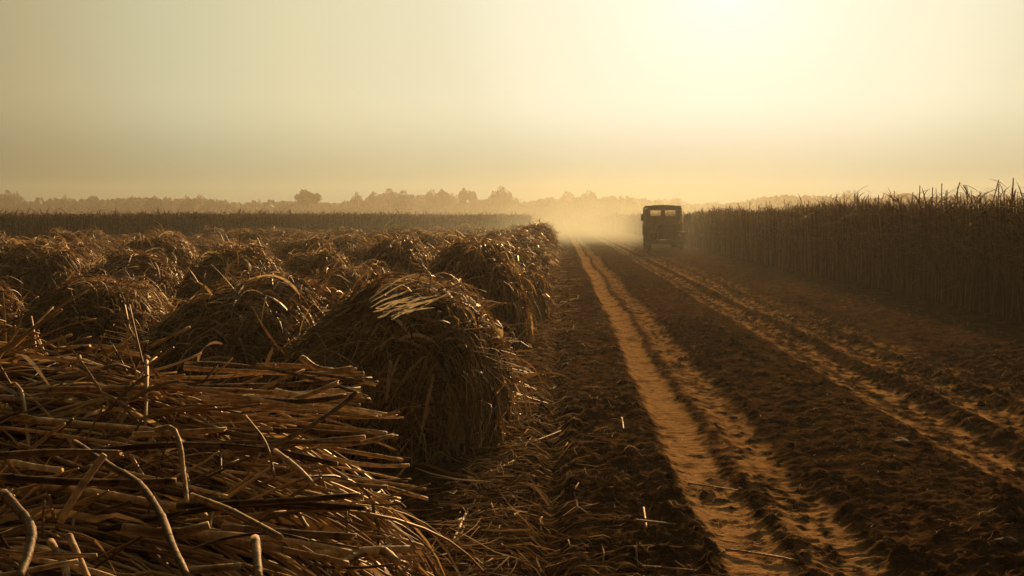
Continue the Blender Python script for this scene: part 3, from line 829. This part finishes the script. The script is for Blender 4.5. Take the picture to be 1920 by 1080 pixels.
TREES = [(14,356,24,'r'),(30,361,24,'r'),(47,371,18,'b'),(65,367,30,'b'),(88,372,22,'b'),(105,369,22,'b'),(122,365,14,'r'),(137,372,15,'b'),(157,375,22,'b'),
 (174,366,20,'r'),(195,369,28,'b'),(214,371,20,'b'),(232,369,26,'b'),(250,368,20,'r'),(267,373,14,'b'),(289,369,26,'r'),(310,368,15,'r'),(328,379,20,'b'),
 (349,368,26,'r'),(375,365,22,'r'),(395,371,24,'b'),(414,374,12,'r'),(430,378,26,'b'),(448,381,20,'b'),(480,378,26,'b'),(505,378,28,'b'),(530,373,24,'b'),
 (550,370,24,'b'),(577,358,42,'u'),(605,381,34,'b'),(630,375,30,'b'),(650,379,22,'b'),(669,361,20,'r'),(680,372,26,'b'),(700,358,22,'r'),(728,353,32,'r'),
 (755,357,34,'r'),(783,354,40,'b'),(810,356,28,'r'),(829,356,26,'l'),(846,362,20,'r'),(870,354,20,'l'),(885,356,16,'l'),(908,360,26,'b'),(940,351,38,'r'),
 (977,360,28,'b'),(1005,363,26,'b'),(1038,357,30,'b'),(1062,355,30,'b'),(1085,360,26,'b'),(1105,357,30,'r'),(1124,358,24,'b'),(1145,363,24,'b'),(1167,365,26,'b'),
 (1196,360,36,'b'),(1222,363,24,'b'),(1245,371,24,'b'),(1268,370,24,'r'),(1294,371,28,'b'),(1322,371,28,'b'),(1345,376,24,'b'),(1370,374,32,'b'),(1398,373,24,'b'),
 (1420,371,16,'r'),(1440,381,26,'b'),(1460,379,26,'b'),(1480,375,24,'b'),(1501,367,24,'b'),(1528,371,28,'b'),(1547,364,28,'b'),(1570,374,26,'b'),(1592,357,24,'r'),
 (1612,372,24,'b'),(1638,371,30,'b'),(1662,372,26,'b'),(1735,372,30,'b'),(1762,375,28,'b'),(1795,374,28,'b'),(1830,371,34,'b'),(1865,374,28,'b'),(1900,372,34,'b'),(-20,366,30,'r'),(1940,372,30,'b')]
TL = {14: 'tall round-topped tree at the far left end of the treeline', 577: 'umbrella-crowned tree standing clear above the low trees', 870: 'tree with bare trunk showing, left of the pair above the field gap',
      885: 'narrower tree with bare trunk, right of the pair above the field gap', 940: 'tallest domed tree in the middle of the treeline', 1592: 'square-topped hazy tree rising behind the standing cane',
      728: 'large domed tree beginning the tall central clump', 669: 'slim tree at the left end of the tall central clump', 310: 'tree with crown tilted to the right, left part of treeline',
      1196: 'broad hazy tree directly above the truck', 783: 'widest flat-topped tree of the central clump', 829: 'open-crowned tree with sky between trunks, right of the central clump',
      122: 'slender tree poking above the low left treeline', 375: 'peaked tree rising at the right of the left treeline', 1547: 'hazy tree left of the square-topped one behind the cane'}
GR = {'r': 'round', 'b': 'bushy', 'u': 'umbrella', 'l': 'lifted'}
for k, (px, py, w, kd) in enumerate(TREES):
    D = 330+24*math.sin(k*2.4) if px < 1150 else 400+25*math.sin(k*2.4)
    top = at(px, py, D); h = top.z+.2; wd = w*D/1867*(1.6 if kd == 'r' else 1.95 if kd == 'b' else 1.2 if kd == 'u' else 1.3)
    v = TM[GR[kd]][k % len(TM[GR[kd]])]
    root = bpy.data.objects.new('hazy_tree', None); C.objects.link(root)
    root.location = (top.x, top.y, 0); root.scale = (wd, wd, h*1.02); root.rotation_euler = (0, 0, k*1.3)
    link('crown', v[0], parent=root); link('trunk', v[1], parent=root)
    if px in TL: lab = TL[px]
    elif px < 460: lab = 'low bushy tree in the darker treeline above the left cane field'
    elif px < 670: lab = 'low bushy tree in the thin stretch around the umbrella tree'
    elif px < 1180: lab = 'domed tree fading into dust in the middle treeline'
    else: lab = 'pale bushy tree in the faint treeline behind the standing cane'
    tag(root, lab, 'tree', 'trees of the hazy treeline')
# scrub at the foot of the trees
g = np.random.default_rng(81); n = 30000
az = -.72+1.3*g.random(n); Ds = 335+60*g.random(n)
xx = Ds*np.tan(az); p = np.stack([xx, Ds, 9.4*g.random(n)**.9*(.45+.7*fbm(xx*.05, xx*0, 4, 3))], -1)
u = norm(g.normal(size=(n, 3))); w = norm(np.cross(u, g.normal(size=(n, 3)))); s = .75
V = np.stack([p-u*s-w*s, p+u*s-w*s, p+u*s+w*s, p-u*s+w*s], 1).reshape(-1, 3); V[:, 2] = np.maximum(V[:, 2], .0)
o = link('woodland_scrub', mesh_np('scrub', V, np.arange(n*4).reshape(n, 4), np.repeat(g.random(n), 4), smooth=False), M_CROWN)
tag(o, 'hazy low scrub closing the foot of the treeline', 'scrub', kind='stuff')

# ------------------------------------------------------------------ barn in the haze
import bmesh
def box(bm, x0, x1, y0, y1, z0, z1, bev=0.0):
    vs = [bm.verts.new((x, y, z)) for z in (z0, z1) for y in (y0, y1) for x in (x0, x1)]
    fs = [(0, 2, 3, 1), (4, 5, 7, 6), (0, 1, 5, 4), (2, 6, 7, 3), (0, 4, 6, 2), (1, 3, 7, 5)]
    new = [bm.faces.new([vs[i] for i in f]) for f in fs]
    if bev:
        ed = list({e for f in new for e in f.edges}); bmesh.ops.bevel(bm, geom=ed, offset=bev, segments=2, affect='EDGES', profile=.6)
    return vs
def bmo(name, bm, m, parent=None, smooth=False, loc=(0, 0, 0)):
    bmesh.ops.recalc_face_normals(bm, faces=bm.faces)
    me = bpy.data.meshes.new(name); bm.to_mesh(me); bm.free()
    if smooth: me.polygons.foreach_set('use_smooth', [True]*len(me.polygons))
    return link(name, me, m, parent, loc)
bD = 345
bc = at(1700, 372, bD); bx, by = bc.x, bc.y; bt = at(1700, 362, bD).z; be = at(1700, 375, bD).z
barn = bpy.data.objects.new('barn', None); C.objects.link(barn); barn.location = (bx, by, 0)
tag(barn, 'pale gable-roofed barn seen over the top of the standing cane', 'barn')
bm = bmesh.new(); box(bm, -4.2, 4.2, 0, 12, 0, be); bmo('wall', bm, M_BARN, barn)
bm = bmesh.new()
prof = [(-4.8, be-.2), (-3.0, bt-.5), (-1.0, bt), (1.0, bt-.1), (3.0, bt-.9), (5.0, be-.2)]
f0 = [bm.verts.new((x, -.4, z)) for x, z in prof]; f1 = [bm.verts.new((x, 12.4, z)) for x, z in prof]
bm.faces.new(f0); bm.faces.new(f1[::-1])
for i in range(len(prof)): j = (i+1) % len(prof); bm.faces.new([f0[j], f0[i], f1[i], f1[j]])
bmo('roof', bm, M_BARNROOF, barn)
bm = bmesh.new(); box(bm, -1.2, 1.2, -.06, -.004, 0, 2.8, .0); bmo('door', bm, M_DARKMETAL, barn)

# ------------------------------------------------------------------ truck
truck = bpy.data.objects.new('cargo_truck', None); C.objects.link(truck)
truck.location = (5.95, 56.4, .02); truck.rotation_euler = (0, 0, R(-2.2))
tag(truck, 'old bonneted cargo truck with canvas cover driving towards the camera on the dusty track', 'truck')
def tb(name, boxes, m, bev=.02, parent=truck):
    bm = bmesh.new()
    for b in boxes: box(bm, *b, bev)
    return bmo(name, bm, m, parent)
# coordinates: x across, y backwards from the front bumper, z up
tb('chassis', [(-.42, -.34, .2, 5.3, .55, .72), (.34, .42, .2, 5.3, .55, .72), (-.5, .5, .9, 1.05, .42, .56), (-.5, .5, 4.1, 4.3, .42, .56)], M_DARKMETAL, .01)
tb('bumper', [(-1.06, 1.06, -.12, .04, .42, .66)], M_DARKMETAL, .03)
# bonnet: tapered
bm = bmesh.new()
pr = [(-.50, .72), (-.56, 1.20), (-.50, 1.50), (-.30, 1.60), (.30, 1.60), (.50, 1.50), (.56, 1.20), (.50, .72)]
A0 = [bm.verts.new((x*.92, .12, z*(.97 if z > 1 else 1))) for x, z in pr]; A1 = [bm.verts.new((x*1.18, 1.5, z+(.14 if z > 1 else 0))) for x, z in pr]
bm.faces.new(A0); bm.faces.new(A1[::-1])
for i in range(8): j = (i+1) % 8; bm.faces.new([A0[j], A0[i], A1[i], A1[j]])
bmesh.ops.bevel(bm, geom=list(bm.edges), offset=.025, segments=2, affect='EDGES')
bmo('bonnet', bm, M_PAINT, truck)
gr = tb('grille', [(-.42, .42, .06, .105, .80, 1.36)], M_DARKMETAL, .01)
tb('slats', [(x-.012, x+.012, .03, .06, .83, 1.33) for x in np.linspace(-.36, .36, 10)], M_PAINT, .0, gr)
for s in (-1, 1):
    # fender: arched plate over the wheel
    bm = bmesh.new(); pr = [(-.02, .70), (.0, 1.02), (.22, 1.15), (.9, 1.17), (1.25, 1.0), (1.5, .72)]
    th = .05
    a = [bm.verts.new((s*.56, y, z)) for y, z in pr]; b = [bm.verts.new((s*1.07, y, z-.02)) for y, z in pr]
    a2 = [bm.verts.new((s*.56, y, z-th)) for y, z in pr]; b2 = [bm.verts.new((s*1.07, y, z-.02-th)) for y, z in pr]
    for i in range(5):
        bm.faces.new([a[i], a[i+1], b[i+1], b[i]]); bm.faces.new([a2[i], b2[i], b2[i+1], a2[i+1]])
        bm.faces.new([b[i], b[i+1], b2[i+1], b2[i]]); bm.faces.new([a[i], a2[i], a2[i+1], a[i+1]])
    bm.faces.new([a[0], b[0], b2[0], a2[0]]); bm.faces.new([a[-1], a2[-1], b2[-1], b[-1]])
    box(bm, min(s*.58, s*1.06), max(s*.58, s*1.06), -.04, .0, .62, 1.04, .012)
    box(bm, min(s*1.035, s*1.07), max(s*1.035, s*1.07), .0, .3, .62, 1.02)
    box(bm, min(s*.56, s*.60), max(s*.56, s*.60), .0, 1.45, .62, 1.10)
    bmo('fender', bm, M_PAINT, truck)
    # headlight
    bm = bmesh.new(); bmesh.ops.create_cone(bm, cap_ends=True, segments=20, radius1=.12, radius2=.095, depth=.14, matrix=Matrix.Translation((s*.74, -.10, .90)) @ Matrix.Rotation(R(90), 4, 'X'))
    hl = bmo('headlight', bm, M_DARKMETAL, truck)
    bm = bmesh.new(); bmesh.ops.create_uvsphere(bm, u_segments=16, v_segments=8, radius=.095, matrix=Matrix.Translation((s*.74, -.165, .90)) @ Matrix.Diagonal((1, .25, 1, 1)))
    bmo('lens', bm, M_LAMPGLASS, hl, True)
    # door with window frame
    x0, x1 = sorted((s*.99, s*1.035))
    dr = tb('door', [(x0, x1, 1.56, 2.55, .80, 1.62)], M_PAINT, .012)
    h0, h1 = sorted((s*1.037, s*1.06)); tb('handle', [(h0, h1, 2.28, 2.44, 1.42, 1.46)], M_TRIM, .004, dr)
    # mirror on its bent arm
    pth = np.array([[s*.98, 1.5, 2.22], [s*1.06, 1.42, 2.26], [s*1.14, 1.38, 2.1], [s*1.16, 1.36, 1.6], [s*1.22, 1.36, 1.34], [s*1.06, 1.45, 1.22], [s*.98, 1.52, 1.2]])
    tt = np.linspace(0, 6, 25); pth = np.stack([np.interp(tt, range(7), pth[:, j]) for j in range(3)], -1)
    ar = link('mirror_arm', mesh_np('mirror_arm', *tubes(pth[None], np.full((1, 25), .018), 8, np.zeros(1))), M_DARKMETAL, truck)
    a0, a1 = sorted((s*1.20, s*1.36)); tb('mirror_housing', [(a0, a1, 1.34, 1.40, 1.74, 2.12), (min(s*1.14, s*1.22), max(s*1.14, s*1.22), 1.355, 1.375, 1.98, 2.0)], M_DARKMETAL, .012, ar)
    step = tb('step', [(min(s*.8, s*1.04), max(s*.8, s*1.04), 1.65, 2.4, .50, .55)], M_DARKMETAL, .008)
# cab shell round open windows
tb('cab', [(-.985, .985, 1.5, 2.62, .72, 1.60), (-.985, -.90, 1.5, 1.60, 1.60, 2.37), (.90, .985, 1.5, 1.60, 1.60, 2.37), (-.985, -.90, 2.5, 2.62, 1.60, 2.37), (.90, .985, 2.5, 2.62, 1.60, 2.37),
           (-.03, .03, 1.5, 1.54, 1.60, 2.37), (-.90, .90, 2.55, 2.60, 1.60, 2.02), (-.90, -.75, 2.55, 2.60, 1.85, 2.36), (.7, .90, 2.55, 2.60, 1.85, 2.36), (-.15, .1, 2.55, 2.60, 1.85, 2.36)], M_PAINT, .012)
tb('cab_roof', [(-1.0, 1.0, 1.42, 2.66, 2.37, 2.47)], M_PAINT, .04)
tb('sun_visor', [(-.92, .92, 1.30, 1.415, 2.375, 2.405)], M_TRIM, .006)  # pale colour paints the highlight line along the visor
ws = tb('windscreen', [(-.895, -.035, 1.515, 1.523, 1.605, 2.365), (.035, .895, 1.515, 1.523, 1.605, 2.365)], M_GLASS, 0)
tb('window_frame', [(-.90, .90, 1.478, 1.498, 2.34, 2.365), (-.90, .90, 1.478, 1.498, 1.605, 1.635), (-.90, -.87, 1.478, 1.498, 1.635, 2.34), (.87, .90, 1.478, 1.498, 1.635, 2.34)], M_TRIM, .003, ws)
tb('wiper', [(-.5, -.48, 1.46, 1.475, 1.62, 1.95), (.42, .44, 1.46, 1.475, 1.62, 1.95)], M_DARKMETAL, .0, ws)
tb('seat', [(-.8, .8, 2.15, 2.5, 1.1, 1.25), (-.8, .8, 2.38, 2.5, 1.25, 1.78)], M_SEAT, .03)
bm = bmesh.new()
for i in range(20):
    a = i*2*math.pi/20; b = (i+1)*2*math.pi/20
    pass
th_ = np.linspace(0, 2*math.pi, 25)
cp = np.stack([.42+.21*np.cos(th_), 1.85-.09*np.sin(th_), 1.62+.19*np.sin(th_)], -1)
bm.free(); link('steering_wheel', mesh_np('steering_wheel', *tubes(cp[None], np.full((1, 25), .014), 8, np.zeros(1))), M_DARKMETAL, truck)
# cargo bed and canvas
tb('cargo_bed', [(-1.04, 1.04, 2.75, 5.4, .86, .98), (-1.08, -1.04, 2.75, 5.4, .86, 1.5), (1.04, 1.08, 2.75, 5.4, .86, 1.5), (-1.04, 1.04, 2.75, 2.79, .98, 1.5), (-1.04, 1.04, 5.36, 5.4, .98, 1.45)], M_PAINT, .008)
bm = bmesh.new()
pr = [(-1.06, 1.5), (-1.07, 2.0), (-1.06, 2.50), (-.98, 2.60), (-.5, 2.655), (0, 2.67), (.5, 2.655), (.98, 2.60), (1.06, 2.50), (1.07, 2.0), (1.06, 1.5)]
rows = []
for y in np.linspace(2.74, 5.42, 13):
    sag = .02*math.sin((y-2.74)/2.68*math.pi*4)**2
    rows.append(([bm.verts.new((x*(1-.012*sag*50*.3), y, z-sag)) for x, z in pr], [bm.verts.new((x*.98, y, z-.02-sag if z > 2.3 else z)) for x, z in pr]))
for (a, a2), (b, b2) in zip(rows[:-1], rows[1:]):
    for i in range(10): bm.faces.new([a[i], a[i+1], b[i+1], b[i]]); bm.faces.new([a2[i], b2[i], b2[i+1], a2[i+1]])
for a, a2 in (rows[0], rows[-1]):
    for i in range(10): bm.faces.new([a[i], a2[i], a2[i+1], a[i+1]])
cov = bmo('canvas_cover', bm, M_CANVAS, truck)
tb('front_valance', [(-1.05, 1.05, 2.70, 2.735, 2.46, 2.62)], M_CANVAS, .006, cov)
tb('side_panel', [(-1.075, -.93, 2.70, 2.73, 1.5, 2.42), (.93, 1.075, 2.70, 2.73, 1.5, 2.42)], M_CANVAS, .006, cov)
# wheels
def wheel(x, y, w=.24, r=.46):
    bm = bmesh.new(); pr = [(.62, -.5), (.80, -.5), (.95, -.46), (1.0, -.34), (1.0, .34), (.95, .46), (.80, .5), (.62, .5)]
    n = 32; rg = []
    for i in range(n):
        a = 2*math.pi*i/n; k = 1.0 if i % 2 else .975
        rg.append([bm.verts.new((w*u, r*q*(k if q > .97 else 1)*math.cos(a), r*q*(k if q > .97 else 1)*math.sin(a))) for q, u in pr])
    for i in range(n):
        j = (i+1) % n
        for m_ in range(8): l = (m_+1) % 8; bm.faces.new([rg[i][m_], rg[i][l], rg[j][l], rg[j][m_]])
    root = bpy.data.objects.new('wheel', None); C.objects.link(root); root.parent = truck; root.location = (x, y, r-.03)
    bmo('tyre', bm, M_RUBBER, root)
    bm = bmesh.new(); bmesh.ops.create_cone(bm, cap_ends=True, segments=24, radius1=r*.63, radius2=r*.63, depth=w*.7, matrix=Matrix.Rotation(R(90), 4, 'Y'))
    bmesh.ops.create_cone(bm, cap_ends=True, segments=16, radius1=.09, radius2=.07, depth=w*1.1, matrix=Matrix.Rotation(R(90), 4, 'Y'))
    bmo('rim', bm, M_RIM, root)
for s in (-1, 1):
    wheel(s*.93, .62); wheel(s*.97, 4.2, .22); wheel(s*.72, 4.2, .22)
tb('axle', [(-.8, .8, .57, .67, .40, .48), (-.6, .6, 4.15, 4.25, .40, .48), (-.14, .14, 4.05, 4.35, .32, .56)], M_DARKMETAL, .01)

# ------------------------------------------------------------------ dust and haze
def vol_box(name, x0, x1, y0, y1, z0, z1):
    bm = bmesh.new(); box(bm, x0, x1, y0, y1, z0, z1); return bmo(name, bm, None) if False else bm
def dust_cloud():
    bm = bmesh.new(); box(bm, -34, 24, 30, 170, -.25, 9.5)
    m = bpy.data.materials.new('dust'); m.use_nodes = True; N = m.node_tree.nodes; L = m.node_tree.links; N.clear()
    o = N.new('ShaderNodeOutputMaterial'); v = N.new('ShaderNodeVolumePrincipled'); L.new(v.outputs[0], o.inputs['Volume'])
    v.inputs['Color'].default_value = (.40, .46, .45, 1); v.inputs['Anisotropy'].default_value = .5
    t = N.new('ShaderNodeTexCoord'); s = N.new('ShaderNodeSeparateXYZ'); L.new(t.outputs['Object'], s.inputs[0])
    def M(op, a, b=None, c=None):
        n = N.new('ShaderNodeMath'); n.operation = op
        for i, q in enumerate((a, b, c)):
            if q is None: continue
            if isinstance(q, (int, float)): n.inputs[i].default_value = q
            else: L.new(q, n.inputs[i])
        return n.outputs[0]
    def rg(src, a, b, c=0, d=1):
        n = N.new('ShaderNodeMapRange'); n.interpolation_type = 'SMOOTHSTEP'; L.new(src, n.inputs[0])
        for i, q in enumerate((a, b, c, d)): n.inputs[i+1].default_value = q
        return n.outputs[0]
    def gauss(c, k):
        q = M('MULTIPLY', M('SUBTRACT', s.outputs['X'], c), k); return M('EXPONENT', M('MULTIPLY', M('MULTIPLY', q, q), -1.0))
    n = N.new('ShaderNodeTexNoise'); n.inputs['Scale'].default_value = .35; n.inputs['Detail'].default_value = 3; L.new(t.outputs['Object'], n.inputs['Vector'])
    nn = rg(n.outputs['Fac'], .3, .65, .35, 1.2)
    def prod(d, *qs):
        for q in qs: d = M('MULTIPLY', q, d)
        return d
    edge = prod(1.0, rg(s.outputs['X'], -33.5, -24), rg(s.outputs['X'], 23.5, 16), rg(s.outputs['Z'], 9.4, 5.5), rg(s.outputs['Y'], 169, 130))
    core = prod(.040, gauss(1.6, .19), M('EXPONENT', M('MULTIPLY', s.outputs['Z'], -.42)), rg(s.outputs['Y'], 61.5, 71), rg(s.outputs['Y'], 130, 100), nn)
    broad = prod(.0110, gauss(.5, .055), M('EXPONENT', M('MULTIPLY', s.outputs['Z'], -.30)), rg(s.outputs['Y'], 40, 90), nn)
    side = prod(.013, gauss(14.0, .14), M('EXPONENT', M('MULTIPLY', s.outputs['Z'], -.25)), rg(s.outputs['Y'], 32, 58), nn)
    d = M('MULTIPLY', M('ADD', M('ADD', core, broad), side), edge)
    L.new(d, v.inputs['Density'])
    o = bmo('dust_cloud', bm, m); tag(o, 'glowing dust cloud hanging over the track behind the truck', 'dust', kind='stuff')
    return o
dust_cloud()
bm = bmesh.new(); box(bm, -520, 520, -55, 480, -1.3, 17)
m = bpy.data.materials.new('haze'); m.use_nodes = True; N = m.node_tree.nodes; N.clear()
o_ = N.new('ShaderNodeOutputMaterial'); v_ = N.new('ShaderNodeVolumePrincipled'); m.node_tree.links.new(v_.outputs[0], o_.inputs['Volume'])
v_.inputs['Color'].default_value = (.80, .81, .76, 1); v_.inputs['Density'].default_value = .00068; v_.inputs['Anisotropy'].default_value = .5
hz = bmo('haze', bm, m); tag(hz, kind='stuff')
